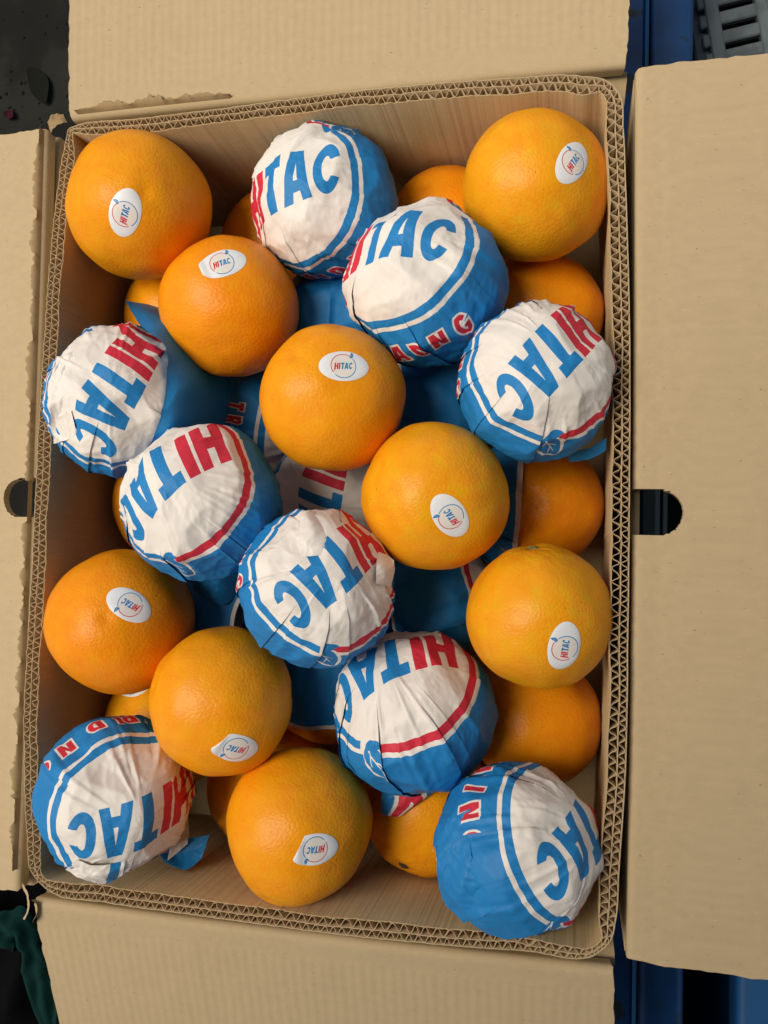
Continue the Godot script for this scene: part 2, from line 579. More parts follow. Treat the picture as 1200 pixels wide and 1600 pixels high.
func build_surroundings() -> void:
	tag(put("fallen_leaf", leaf_shape(3, 0.056, 0.013), mat.leaf, self, Transform3D(Basis(Vector3.UP, 0.5), Vector3(-0.535, 0.001, -0.555))), "dark leaf lying flat on the grey floor near the carton's corner", "leaf")
	tag(put("red_scrap", leaf_shape(9, 0.017, 0.006), mat.red_scrap, self, Transform3D(Basis(Vector3.UP, 1.1), Vector3(-0.574, 0.001, -0.520))), "tiny dark red scrap on the grey floor", "scrap")

	var grit := MultiMesh.new()
	grit.transform_format = MultiMesh.TRANSFORM_3D
	var stone := SphereMesh.new()
	stone.radius = 0.5
	stone.height = 0.8
	stone.radial_segments = 7
	stone.rings = 4
	stone.material = mat.leaf
	grit.mesh = stone
	grit.instance_count = 700
	var rng := RandomNumberGenerator.new()
	rng.seed = 77
	for i in 700:
		var q := rng.randf_range(0.0012, 0.0045) * (2.0 if rng.randf() < 0.04 else 1.0)
		grit.set_instance_transform(i, Transform3D(Basis(Vector3.UP, rng.randf_range(0, TAU)).scaled(Vector3(q, q * 0.5, q * rng.randf_range(0.6, 1.5))), Vector3(rng.randf_range(-0.95, -0.3), q * 0.15, rng.randf_range(-1.0, -0.35))))
	var gi := MultiMeshInstance3D.new()
	gi.name = "floor_grit"
	gi.multimesh = grit
	tag(gi, "dark grit strewn over the grey floor, upper left", "grit")
	gi.set_meta("kind", "stuff")
	add_child(gi, true)

	# blue crate that carries the carton, bottom side up: rails round a lattice
	var top := -0.1372
	var crate := thing("blue_crate", "blue plastic crate turned over under the cardboard box, scuffed rails", "crate", Vector3(-0.02, 0, -0.02))
	crate.rotation.y = deg_to_rad(-0.2)
	var y := top + RIM
	# right rail: an inner lip, a groove and a rounded main rail, broken by the hand gap
	for part in [[-0.70, -0.055], [0.075, 0.62]]:
		var mid: float = (part[0] + part[1]) / 2 + 0.02
		var ln: float = part[1] - part[0]
		put("rail", rail_mesh(0.026, 0.03, ln, 0.006), mat.blue_plastic, crate, Transform3D(Basis(), Vector3(0.208, y - 0.015, mid)))
		put("rail_lip", box_mesh(Vector3(0.016, 0.022, ln), 0.002), mat.blue_plastic, crate, Transform3D(Basis(), Vector3(0.1835, y - 0.016, mid)))
	put("rail", rail_mesh(0.03, 0.03, 0.60, 0.006), mat.blue_plastic, crate, Transform3D(Basis(), Vector3(-0.195, y - 0.015, -0.015)))
	put("hand_bar", box_mesh(Vector3(0.0135, 0.012, 0.129), 0.003), mat.teal_grey, crate, Transform3D(Basis(), Vector3(0.1985, y - 0.02, 0.03)))
	put("hand_bar", box_mesh(Vector3(0.006, 0.03, 0.129), 0.003), mat.teal_grey, crate, Transform3D(Basis(), Vector3(0.2085, y - 0.045, 0.03)))
	for k in 7:
		put("cross_bar", box_mesh(Vector3(0.376, 0.014, 0.03), 0.002), mat.blue_plain, crate, Transform3D(Basis(), Vector3(-0.013, y - 0.007, -0.29 + k * 0.1)))
	for s in [[0.214, 0.014, -0.36, 0.63], [0.214, 0.014, 0.36, 0.56], [-0.196, 0.014, -0.015, 0.6]]:
		put("side_wall", box_mesh(Vector3(s[1], y - 0.035, s[3]), 0.003), mat.blue_plain, crate, Transform3D(Basis(), Vector3(s[0], (y - 0.035) / 2, s[2])))
	put("end_wall", box_mesh(Vector3(0.40, y - 0.035, 0.014), 0.003), mat.blue_plain, crate, Transform3D(Basis(), Vector3(-0.005, (y - 0.035) / 2, 0.29)))
	put("end_wall", box_mesh(Vector3(0.40, y - 0.035, 0.014), 0.003), mat.blue_plain, crate, Transform3D(Basis(), Vector3(-0.005, (y - 0.035) / 2, -0.36)))

	# neighbouring blue crate, lower right
	var nb := thing("blue_crate", "second blue plastic crate, a dark gap right of the first one, lower right", "crate", Vector3(0.42, 0, 0.40))
	put("rail", rail_mesh(0.03, 0.03, 0.50, 0.005), mat.blue_plain, nb, Transform3D(Basis(), Vector3(-0.175, y - 0.018, 0.05)))
	put("top_panel", box_mesh(Vector3(0.30, 0.012, 0.50), 0.002), mat.blue_plain, nb, Transform3D(Basis(), Vector3(-0.005, y - 0.03, 0.05)))
	put("side_wall", box_mesh(Vector3(0.014, y - 0.04, 0.48), 0.003), mat.blue_plain, nb, Transform3D(Basis(), Vector3(-0.17, (y - 0.04) / 2, 0.05)))

	var fb := thing("blue_crate", "blue plastic crate behind the far flap, only a thin edge showing upper left", "crate", Vector3(-0.10, 0, -0.56))
	put("rail", rail_mesh(0.03, 0.03, 0.40, 0.005), mat.blue_plastic, fb, Transform3D(Basis(), Vector3(-0.1385, y - 0.018, -0.01)))
	put("top_panel", box_mesh(Vector3(0.25, 0.012, 0.40), 0.002), mat.blue_plain, fb, Transform3D(Basis(), Vector3(0.002, y - 0.03, -0.01)))
	put("side_wall", box_mesh(Vector3(0.014, y - 0.04, 0.38), 0.003), mat.blue_plain, fb, Transform3D(Basis(), Vector3(-0.13, (y - 0.04) / 2, -0.01)))

	# grey slatted crate, upper right
	var gc := thing("grey_crate", "grey slotted plastic crate beyond the blue rail, upper right", "crate", Vector3(0.36, 0, -0.47))
	gc.rotation.y = deg_to_rad(9.0)
	var gy := RIM - 0.25
	for k in 16:
		put("slat", box_mesh(Vector3(0.30, 0.006, 0.0102), 0.001), mat.grey_plastic, gc, Transform3D(Basis(), Vector3(0, gy - 0.004, -0.115 + k * 0.0155)))
	for k in 9:
		put("rib", box_mesh(Vector3(0.010 if k % 2 == 0 else 0.0085, 0.008, 0.25), 0.001), mat.grey_plastic, gc, Transform3D(Basis(), Vector3(-0.140 + k * 0.0352, gy - 0.0035, 0.002)))
	for s in [-1.0, 1.0]:
		put("side_wall", box_mesh(Vector3(0.012, gy - 0.008, 0.25), 0.002), mat.grey_plastic, gc, Transform3D(Basis(), Vector3(s * 0.15, (gy - 0.008) / 2, 0.002)))
		put("end_wall", box_mesh(Vector3(0.288, gy - 0.010, 0.012), 0.002), mat.grey_plastic, gc, Transform3D(Basis(), Vector3(0, (gy - 0.010) / 2, 0.002 + s * 0.119)))

	# dark cloth heap, lower left
	tag(put("black_cloth", cloth_mesh(0.36, 0.42, 0.22, 3), mat.black_cloth, self, Transform3D(Basis(), Vector3(-0.40, 0.0, 0.50))), "heap of black cloth below the carton's lower left corner", "cloth")
	tag(put("green_cloth", band_mesh(), mat.green_cloth, self), "dark green cloth band lying in a bend over the black cloth", "cloth")


func rail_mesh(w: float, h: float, ln: float, r: float) -> ArrayMesh:
	var prof := PackedVector2Array()
	for k in 4:
		var cx: float = [1, -1, -1, 1][k] * (w / 2 - r)
		var cy: float = [1, 1, -1, -1][k] * (h / 2 - r)
		for i in 6:
			var a := PI / 2 * (k + i / 5.0)
			prof.append(Vector2(cx + cos(a) * r, cy + sin(a) * r))
	var v := PackedVector3Array()
	var idx := PackedInt32Array()
	var n := prof.size()
	for i in 25:
		var z := (i / 24.0 - 0.5) * ln
		for j in n + 1:
			v.append(Vector3(prof[j % n].x, prof[j % n].y, z))
	grid_index(idx, 0, 24, n, true)
	return finish(v, PackedVector2Array(), idx)


func cloth_mesh(w: float, d: float, h: float, sd: int) -> ArrayMesh:
	var n := FastNoiseLite.new()
	n.seed = sd
	n.frequency = 5.0
	n.fractal_type = FastNoiseLite.FRACTAL_RIDGED
	n.fractal_octaves = 3
	var v := PackedVector3Array()
	var idx := PackedInt32Array()
	for i in 61:
		for j in 61:
			var x := i / 30.0 - 1.0
			var z := j / 30.0 - 1.0
			var f := 1.0 - pow(maxf(absf(x), absf(z)), 4.0)
			v.append(Vector3(x * w / 2, maxf(0.0, f) * (h + 0.035 * n.get_noise_2d(x * 0.18, z * 0.21)), z * d / 2))
	grid_index(idx, 0, 60, 60, true)
	return finish(v, PackedVector2Array(), idx)


func band_mesh() -> ArrayMesh:
	var mid := [Vector3(-0.42, 0.234, 0.374), Vector3(-0.379, 0.238, 0.370), Vector3(-0.352, 0.242, 0.364), Vector3(-0.334, 0.243, 0.364), Vector3(-0.322, 0.242, 0.380), Vector3(-0.314, 0.240, 0.405), Vector3(-0.300, 0.236, 0.45)]
	var v := PackedVector3Array()
	var idx := PackedInt32Array()
	var n := 60
	for i in n + 1:
		var t := float(i) / n * (mid.size() - 1)
		var k := mini(int(t), mid.size() - 2)
		var a: Vector3 = mid[maxi(k - 1, 0)]
		var b: Vector3 = mid[k]
		var c: Vector3 = mid[k + 1]
		var d: Vector3 = mid[mini(k + 2, mid.size() - 1)]
		var q := b.cubic_interpolate(c, a, d, t - k)
		var e := b.cubic_interpolate(c, a, d, minf(t - k + 0.05, 1.05)) - q
		var side := Vector3(e.z, 0, -e.x).normalized()
		for j in 13:
			var s := (j - 6) / 6.0
			v.append(q + side * s * (0.0155 + 0.003 * sin(t * 3.1) + 0.002 * sin(t * 7.3 + s)) + Vector3(0, 0.004 * cos(s * 4.0 + t * 1.7) - 0.012 * s * s + 0.0035 * sin(s * 7.0 + t * 2.6) + 0.002 * sin(t * 6.0 - s * 3.0), 0))
	grid_index(idx, 0, n, 12)
	return finish(v, PackedVector2Array(), idx)


# ------------------------------------------------------------------ the carton
func rim_path() -> PackedVector2Array:
	# outer line of the inner sleeve's rim in millimetres (x, z), walls bulging
	var a := PackedVector2Array([Vector2(-147, -210.5), Vector2(-115, -211), Vector2(-76, -211.8), Vector2(31, -215), Vector2(100, -213.6), Vector2(132, -211.6), Vector2(145.5, -207), Vector2(150.6, -200)])
	a.append_array([Vector2(152.6, -182), Vector2(154, -154), Vector2(156.5, -87), Vector2(157.4, 5), Vector2(157.4, 65), Vector2(157, 124), Vector2(154.6, 171), Vector2(153.2, 194), Vector2(151.0, 203.5)])
	a.append_array([Vector2(144, 210.6), Vector2(112, 212.8), Vector2(44, 215.8), Vector2(-57, 215.6), Vector2(-108, 215), Vector2(-139, 212.8), Vector2(-150, 205)])
	a.append_array([Vector2(-155, 183), Vector2(-158.5, 149), Vector2(-160.7, 115), Vector2(-160.8, 80), Vector2(-160.5, 38), Vector2(-161, -26), Vector2(-160.5, -98), Vector2(-158.6, -154), Vector2(-155.5, -191), Vector2(-153.2, -204), Vector2(-151.8, -209.2)])
	return a


# the same line as evenly spaced points in metres: [points, inward normals, distances]
func rim_even(step: float) -> Array:
	var a := rim_path()
	var n := a.size()
	var dense := PackedVector2Array()
	for i in n:
		for k in 24:
			dense.append(a[i].cubic_interpolate_in_time(a[(i + 1) % n], a[(i + n - 1) % n], a[(i + 2) % n], k / 24.0, (a[(i + 1) % n] - a[i]).length(), -(a[i] - a[(i + n - 1) % n]).length(), (a[(i + 1) % n] - a[i]).length() + (a[(i + 2) % n] - a[(i + 1) % n]).length()) / 1000.0)
	var total := 0.0
	for i in dense.size():
		total += dense[i].distance_to(dense[(i + 1) % dense.size()])
	var count := int(total / step)
	var st := total / count
	var pts := PackedVector2Array()
	var along := 0.0
	var want := 0.0
	for i in dense.size():
		var q := dense[i]
		var r := dense[(i + 1) % dense.size()]
		var l := q.distance_to(r)
		while want <= along + l and pts.size() < count:
			pts.append(q.lerp(r, (want - along) / l))
			want += st
		along += l
	var nor := PackedVector2Array()
	var m := pts.size()
	var reach := maxi(1, int(0.003 / st))
	for i in m:
		var d := (pts[(i + reach) % m] - pts[(i - reach + m) % m]).normalized()
		nor.append(Vector2(-d.y, d.x))
	return [pts, nor, st]


# a closed upright strip: centre line offset from the path, given thickness, from y0 up to the rim
func strip(path: Array, off: Callable, thick: float, y0: float, rough_top: float, sd: int) -> ArrayMesh:
	var pts: PackedVector2Array = path[0]
	var nor: PackedVector2Array = path[1]
	var n := pts.size()
	var line := PackedVector2Array()
	for i in n:
		line.append(pts[i] + nor[i] * off.call(i))
	var v := PackedVector3Array()
	var idx := PackedInt32Array()
	var ns := FastNoiseLite.new()
	ns.seed = sd
	ns.frequency = 1.0
	for i in n:
		var d := (line[(i + 1) % n] - line[(i - 1 + n) % n]).normalized()
		var e := Vector2(-d.y, d.x) * thick / 2
		var yt := rough_top * ns.get_noise_2d(line[i].x * 160.0, line[i].y * 160.0) + rough_top * 1.2 * ns.get_noise_2d(line[i].x * 900.0, line[i].y * 900.0)
		for q in [[-1.0, y0], [-1.0, yt - 0.0002], [-0.4, yt], [0.4, yt], [1.0, yt - 0.0002], [1.0, y0]]:
			v.append(p(line[i].x + e.x * q[0], q[1], line[i].y + e.y * q[0]))
	for i in n:
		var k := (i + 1) % n
		for j in 5:
			var a := i * 6 + j
			var b := k * 6 + j
			idx.append_array([a, b, a + 1, a + 1, b, b + 1])
	return finish(v, PackedVector2Array(), idx)


func build_carton() -> void:
	var box := thing("cardboard_box", "open brown corrugated box with four flaps folded out, full of oranges", "box", Vector3(0, RIM - 0.137, 0))
	var back := Transform3D(Basis(), Vector3(0, -(RIM - 0.137), 0))
	# --- sleeve of double wall board standing inside the outer box
	var coarse := rim_even(0.0022)
	var fine := rim_even(0.00062)
	var wob := FastNoiseLite.new()
	wob.seed = 31
	wob.frequency = 1.0
	var depth := -0.1305
	var push := func(pts: PackedVector2Array, i: int, amount: float) -> float:
		# the worn inner face sags in places, most at the right wall and the upper right corner
		var q := pts[i]
		return amount * (wob.get_noise_2d(q.x * 24.0, q.y * 24.0) * 0.0009 + 0.0028 * exp(-pow((q - Vector2(0.134, -0.208)).length() / 0.007, 2.0)))
	var crush := func(q: Vector2) -> float:
		# flutes are squeezed flat where the board is folded at the corners and at the glued joint
		var c := 0.55 * exp(-pow((q - Vector2(-0.151, -0.208)).length() / 0.011, 2.0)) + 0.50 * exp(-pow((q - Vector2(-0.146, 0.209)).length() / 0.010, 2.0))
		c += 0.52 * exp(-pow((q - Vector2(0.149, 0.207)).length() / 0.009, 2.0)) + 0.22 * exp(-pow((q - Vector2(0.146, -0.205)).length() / 0.012, 2.0))
		if q.y > 0.19:
			c += 0.30 * smoothstep(0.108, 0.113, q.x) * (1.0 - smoothstep(0.14, 0.15, q.x))
		c += 0.16 * maxf(0.0, wob.get_noise_2d(q.x * 17.0 + 9.0, q.y * 17.0))
		return 1.0 - c
	var cp: PackedVector2Array = coarse[0]
	var fp: PackedVector2Array = fine[0]
	var st: float = fine[2]
	var phase := func(i: int, pitch: float, sd: float) -> float:
		return TAU * i * st / pitch + 2.4 * wob.get_noise_2d(i * st * 30.0, sd) + 0.7 * wob.get_noise_2d(i * st * 190.0, sd)
	put("outer_liner", strip(coarse, func(i: int) -> float: return 0.0004 + push.call(cp, i, 0.15), 0.00055, depth, 0.0006, 2), mat.kraft, box, back)
	put("middle_liner", strip(coarse, func(i: int) -> float: return 0.0041 * crush.call(cp[i]) + push.call(cp, i, 0.5), 0.00055, depth, 0.0006, 3), mat.fluting, box, back)
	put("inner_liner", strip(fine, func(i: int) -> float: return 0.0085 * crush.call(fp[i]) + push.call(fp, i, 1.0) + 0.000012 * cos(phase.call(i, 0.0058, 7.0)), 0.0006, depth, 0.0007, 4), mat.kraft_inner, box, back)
	put("fluting", strip(fine, func(i: int) -> float: return 0.00225 * crush.call(fp[i]) + push.call(fp, i, 0.3) + 0.00150 * crush.call(fp[i]) * tri_wave(phase.call(i, 0.0047, 3.0)), 0.00042, depth, 0.0007, 5), mat.fluting, box, back)
	put("fluting", strip(fine, func(i: int) -> float: return 0.0063 * crush.call(fp[i]) + push.call(fp, i, 0.75) + 0.00180 * crush.call(fp[i]) * tri_wave(phase.call(i, 0.0058, 7.0)), 0.00042, depth, 0.0007, 6), mat.fluting, box, back)
	# --- floor of the box
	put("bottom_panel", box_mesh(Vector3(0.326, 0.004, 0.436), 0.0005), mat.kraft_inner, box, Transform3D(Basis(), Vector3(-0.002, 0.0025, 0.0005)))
	# --- outer walls with their folded flaps
	# fold line (three points), outward direction, tilt in degrees, length, hand hole half width, hole centre
	put("flap", flap_mesh([Vector2(0.1578, -0.2160), Vector2(0.1586, 0), Vector2(0.1580, 0.2135)], Vector2(1, 0), 0.0, 0.145, 0.0105, 0.0035, 1), mat.kraft, box, back)
	put("flap", flap_mesh([Vector2(-0.1685, -0.2135), Vector2(-0.1630, 0), Vector2(-0.1600, 0.2175)], Vector2(-1, 0), -9.0, 0.145, 0.0105, 0.0035, 2), mat.kraft, box, back)
	put("flap", flap_mesh([Vector2(-0.1555, -0.2165), Vector2(0, -0.2172), Vector2(0.1545, -0.2165)], Vector2(0, -1), 4.0, 0.150, 0.0, 0.0, 3), mat.kraft, box, back)
	put("flap", flap_mesh([Vector2(-0.1515, 0.2185), Vector2(0, 0.2190), Vector2(0.1535, 0.2165)], Vector2(0, 1), -22.0, 0.150, 0.0, 0.0, 4), mat.kraft, box, back)
	put("outer_wall", wall_mesh([Vector2(0.1578, -0.2160), Vector2(0.1586, 0), Vector2(0.1580, 0.2135)], Vector2(1, 0)), mat.kraft, box, back)
	put("outer_wall", wall_mesh([Vector2(-0.1685, -0.2135), Vector2(-0.1630, 0), Vector2(-0.1600, 0.2175)], Vector2(-1, 0)), mat.kraft, box, back)
	put("outer_wall", wall_mesh([Vector2(-0.1555, -0.2165), Vector2(0, -0.2172), Vector2(0.1545, -0.2165)], Vector2(0, -1)), mat.kraft, box, back)
	put("outer_wall", wall_mesh([Vector2(-0.1515, 0.2185), Vector2(0, 0.2190), Vector2(0.1535, 0.2165)], Vector2(0, 1)), mat.kraft, box, back)
	# torn paper along the folds
	put("torn_flap_end", sheet_mesh([[Vector3(-0.1579, -0.0040, 0.2110), Vector3(-0.1538, -0.0030, 0.2163), Vector3(-0.1528, -0.0040, 0.2240), Vector3(-0.1579, -0.0080, 0.2322)], [Vector3(-0.1600, -0.0075, 0.2141), Vector3(-0.1565, -0.0060, 0.2192), Vector3(-0.1558, -0.0070, 0.2256), Vector3(-0.1600, -0.0100, 0.2327)]], box.position, Vector2(0, 0), Vector2(1, 1), 41, 0.0016), mat.kraft, box)
	put("torn_flap_end", sheet_mesh([[Vector3(-0.1519, -0.0040, 0.2195), Vector3(-0.1472, -0.0020, 0.2209), Vector3(-0.1484, -0.0030, 0.2278), Vector3(-0.1525, -0.0060, 0.2335)], [Vector3(-0.1500, -0.0080, 0.2200), Vector3(-0.1490, -0.0060, 0.2215), Vector3(-0.1505, -0.0070, 0.2278), Vector3(-0.1530, -0.0080, 0.2330)]], box.position, Vector2(0, 0), Vector2(1, 1), 43, 0.0012), mat.torn, box)
	put("torn_flap_end", sheet_mesh([[Vector3(-0.1690, -0.0050, -0.2165), Vector3(-0.1640, -0.0020, -0.2180), Vector3(-0.1570, -0.0030, -0.2185)], [Vector3(-0.1680, -0.0070, -0.2110), Vector3(-0.1620, -0.0040, -0.2130), Vector3(-0.1560, -0.0050, -0.2150)]], box.position, Vector2(0, 0), Vector2(1, 1), 44, 0.0025), mat.torn, box)
	put("torn_edge", torn_mesh([Vector2(-0.1715, -0.212), Vector2(-0.1660, 0), Vector2(-0.1630, 0.205)], Vector2(-1, 0), 0.0034, 5), mat.torn, box, back)
	put("torn_edge", torn_mesh([Vector2(-0.150, -0.2198), Vector2(-0.1025, -0.2203), Vector2(-0.055, -0.2205)], Vector2(0, -1), 0.0036, 6), mat.torn, box, back)


func tri_wave(a: float) -> float:
	var s := sin(a)
	return s * (1.0 - 0.12 * s * s) / 0.88


func fold_at(line: Array, t: float) -> Vector2:
	var a: Vector2 = line[0]
	var b: Vector2 = line[1]
	var c: Vector2 = line[2]
	return a * (2 * t * t - 3 * t + 1) + b * (4 * t - 4 * t * t) + c * (2 * t * t - t)


# a flap: rises inside the wall, rolls over the fold and lies outward; washboard of the flutes on both faces
func flap_mesh(line: Array, out: Vector2, tilt: float, ln: float, hole: float, hole_at: float, sd: int) -> ArrayMesh:
	var along: float = ((line[2] as Vector2) - (line[0] as Vector2)).length()
	var nt := int(along / 0.00085)
	var ns := 46
	var a := deg_to_rad(tilt)
	var thick := 0.0042
	var ragged := FastNoiseLite.new()
	ragged.seed = sd * 13
	ragged.frequency = 1.0
	ragged.fractal_octaves = 4
	var dir := Vector2(cos(a), sin(a))
	# profile of the upper face in (outward, height), by distance s
	var prof := PackedVector2Array()
	var pn := PackedVector2Array()
	var r := 0.0031
	var turn := PI / 2 - a
	var yb := -0.0042 - r * (1.0 - 0.0)
	for i in ns + 1:
		var s := pow(float(i) / ns, 1.7) * (ln + 0.016)
		if s < 0.005:
			prof.append(Vector2(0, yb - 0.005 + s))
			pn.append(Vector2(-1, 0))
		elif s < 0.005 + r * turn:
			var b := (s - 0.005) / r
			prof.append(Vector2(r - r * cos(b), yb + r * sin(b)))
			pn.append(Vector2(-cos(b), sin(b)))
		else:
			var e := Vector2(r - r * cos(turn), yb + r * sin(turn))
			prof.append(e + dir * (s - 0.005 - r * turn))
			pn.append(Vector2(-dir.y, dir.x))
	var v := PackedVector3Array()
	var idx := PackedInt32Array()
	var cols := PackedInt32Array()
	var s_of := func(i: int) -> float: return pow(float(i) / ns, 1.7) * (ln + 0.016)
	# rows: each t has its own first column where the hand hole ends
	var rows := []
	for j in nt + 1:
		var t := float(j) / nt
		var c: float = (t - 0.5) * along + ((line[0] + line[2]) / 2.0).dot(Vector2(absf(out.y), absf(out.x)))
		var s0 := 0.0
		if hole > 0.0 and absf(c - hole_at) < hole:
			var k: float = (c - hole_at) / hole
			s0 = 0.005 + 0.0145 + hole * sqrt(maxf(0.0, 1.0 - k * k)) + 0.0005 * ragged.get_noise_2d(c * 900.0, 5.0)
		rows.append([t, c, s0])
	for side in 2:
		for j in nt + 1:
			var t: float = rows[j][0]
			var c: float = rows[j][1]
			var s0: float = rows[j][2]
			var q := fold_at(line, t)
			var wash := 0.00007 * cos(TAU * c / 0.0052)
			for i in ns + 1:
				var sm: float = s_of.call(i)
				var s: float = maxf(sm, s0)
				var u: float = pow(s / (ln + 0.016), 1.0 / 1.7) * ns
				var k := mini(int(u), ns - 1)
				var f := u - k
				var pr := prof[k].lerp(prof[k + 1], f)
				var nn := pn[k].lerp(pn[k + 1], f).normalized()
				var flat := clampf((s - 0.010) / 0.01, 0.0, 1.0)
				var h := wash * flat + 0.0006 * flat * ragged.get_noise_2d(c * 9.0, s * 12.0) + 0.00016 * flat * ragged.get_noise_2d(c * 70.0, s * 25.0)
				if sd == 1:
					h -= 0.00045 * exp(-pow((c + 0.188 + 0.06 * (s - 0.02)) / 0.0011, 2.0)) * flat
					h -= 0.0003 * exp(-pow((c - 0.145) / 0.0009, 2.0)) * flat
				# press marks along the fold
				h -= 0.00035 * exp(-pow((s - 0.0185) / 0.0016, 2.0)) * (0.6 + 0.4 * cos(TAU * c / 0.0052))
				var o := pr + nn * (h if side == 0 else -thick + h * 0.5)
				# ragged ends
				var edge := 1.0 - minf(t, 1.0 - t) * along / 0.010
				var shift := 0.0
				if edge > 0.0:
					var which := -1.0 if t < 0.5 else 1.0
					shift = edge * which * (0.0007 * ragged.get_noise_2d(s * 120.0, which * 9.0) + 0.0009 * ragged.get_noise_2d(s * 520.0, which * 4.0) - 0.0028 * exp(-s / 0.012))
				var tdir := Vector2(absf(out.y), absf(out.x))
				var pos := q + out * o.x + tdir * shift
				v.append(p(pos.x, o.y, pos.y))
	var flip := (out.x < 0 or out.y > 0)
	var count := (nt + 1) * (ns + 1)
	for j in nt:
		for i in ns:
			if maxf(rows[j][2], rows[j + 1][2]) > s_of.call(i + 1):
				continue
			for side in 2:
				var b := side * count + j * (ns + 1) + i
				var q := [b, b + ns + 1, b + 1, b + 1, b + ns + 1, b + ns + 2]
				if flip != (side == 1):
					q = [b, b + 1, b + ns + 1, b + 1, b + ns + 2, b + ns + 1]
				idx.append_array(q)
	var m := finish(v, PackedVector2Array(), idx)
	# the cut edges, flat shaded, as a second shape joined to the first
	var ev := PackedVector3Array()
	var quad := func(k: int, l: int) -> void:
		for w in [k, l, k + count, l, l + count, k + count]:
			ev.append(v[w])
	for j in nt:
		quad.call(j * (ns + 1) + ns, (j + 1) * (ns + 1) + ns)
		if rows[j][2] > 0.0 and rows[j + 1][2] > 0.0:
			quad.call(j * (ns + 1), (j + 1) * (ns + 1))
	for j in [0, nt]:
		for i in ns:
			quad.call(j * (ns + 1) + i, j * (ns + 1) + i + 1)
	if hole > 0.0:
		for j in nt:
			if (rows[j][2] > 0.0) != (rows[j + 1][2] > 0.0):
				var k := j if rows[j][2] == 0.0 else j + 1
				for i in ns:
					if s_of.call(i) < 0.0205:
						quad.call(k * (ns + 1) + i, k * (ns + 1) + i + 1)
	var es := SurfaceTool.new()
	es.begin(Mesh.PRIMITIVE_TRIANGLES)
	es.set_smooth_group(-1)
	for w in ev:
		es.add_vertex(w)
	es.generate_normals()
	es.commit(m)
	return m


func wall_mesh(line: Array, out: Vector2) -> ArrayMesh:
	var v := PackedVector3Array()
	var idx := PackedInt32Array()
	for i in 41:
		var q := fold_at(line, i / 40.0)
		var o := q + out * 0.0042
		for k in [[q, -0.0165], [o, -0.0165], [o, -0.136], [q, -0.136], [q, -0.0165]]:
			var w: Vector2 = k[0]
			v.append(p(w.x, k[1], w.y))
	grid_index(idx, 0, 40, 4, not (out.x < 0 or out.y > 0))
	return finish(v, PackedVector2Array(), idx)


func torn_mesh(line: Array, out: Vector2, width: float, sd: int) -> ArrayMesh:
	var n := FastNoiseLite.new()
	n.seed = sd
	n.frequency = 1.0
	n.fractal_octaves = 4
	var v := PackedVector3Array()
	var idx := PackedInt32Array()
	var m := int(((line[2] as Vector2) - (line[0] as Vector2)).length() / 0.0011)
	for i in m + 1:
		var q := fold_at(line, float(i) / m)
		var c := i * 0.0011
		var w := width * minf(1.0, minf(i, m - i) / 18.0) * clampf(0.55 + 1.3 * n.get_noise_2d(c * 45.0, 1.0) + 0.7 * n.get_noise_2d(c * 260.0, 2.0), 0.06, 1.35)
		if sd == 5 and absf(q.y - 0.0035) < 0.0115:
			w = 0.0
		for k in [[-0.3 * width * signf(w), -0.0050], [0.0, -0.0020], [w * 0.6, -0.0013], [w, -0.0012 + 0.0006 * absf(n.get_noise_2d(c * 200.0, 3.0))], [w + 0.0002, -0.0045]]:
			var z: Vector2 = q + out * k[0]
			v.append(p(z.x, k[1], z.y))
	grid_index(idx, 0, m, 4, out.y < 0)
	return finish(v, PackedVector2Array(), idx)


# ------------------------------------------------------------------ fruit
func peel_radius(k: int, d: Vector3) -> float:
	var th := acos(clampf(d.y, -1, 1))
	var r: float = 1.0 + 0.056 * lump[k].get_noise_3dv(d) + 0.022 * lump[k].get_noise_3d(d.x * 2.3 + 4.0, d.y * 2.3, d.z * 2.3) + [0.02, -0.02, 0.03, -0.01, -0.03][k] * (d.y * d.y - 0.33)
	r -= 0.055 * exp(-pow(th / 0.17, 2.0)) + 0.012 * exp(-pow(th / 0.5, 2.0))
	r += 0.022 * exp(-pow((PI - th) / 0.5, 2.0)) - 0.03 * exp(-pow((PI - th) / 0.1, 2.0))
	var near := exp(-pow(th / 0.62, 2.0))
	if near > 0.02:
		r += 0.013 * near * lump[k].get_noise_3d(d.x * 13.0 + 3.0, d.y * 13.0, d.z * 13.0)
	return r


func peel_mesh(k: int) -> ArrayMesh:
	var v := PackedVector3Array()
	var idx := PackedInt32Array()
	var nu := 80
	var nv := 140
	for i in nu + 1:
		var th := PI * i / nu
		for j in nv + 1:
			var ph := TAU * (j % nv) / nv
			var d := Vector3(sin(th) * cos(ph), cos(th), sin(th) * sin(ph))
			v.append(d * peel_radius(k, d))
	grid_index(idx, 0, nu, nv, false)
	return finish(v, PackedVector2Array(), idx)


func stem_mesh() -> ArrayMesh:
	var v := PackedVector3Array()
	var idx := PackedInt32Array()
	for i in 9:
		var t := i / 8.0
		for j in 41:
			var a := TAU * (j % 40) / 40.0
			var r := t * 0.085 * (1.0 + 0.22 * t * cos(a * 5.0))
			v.append(Vector3(cos(a) * r, 0.955 + 0.02 * cos(t * 2.4) - 0.012 * exp(-t * t * 40.0), sin(a) * r))
	grid_index(idx, 0, 8, 40, false)
	return finish(v, PackedVector2Array(), idx)


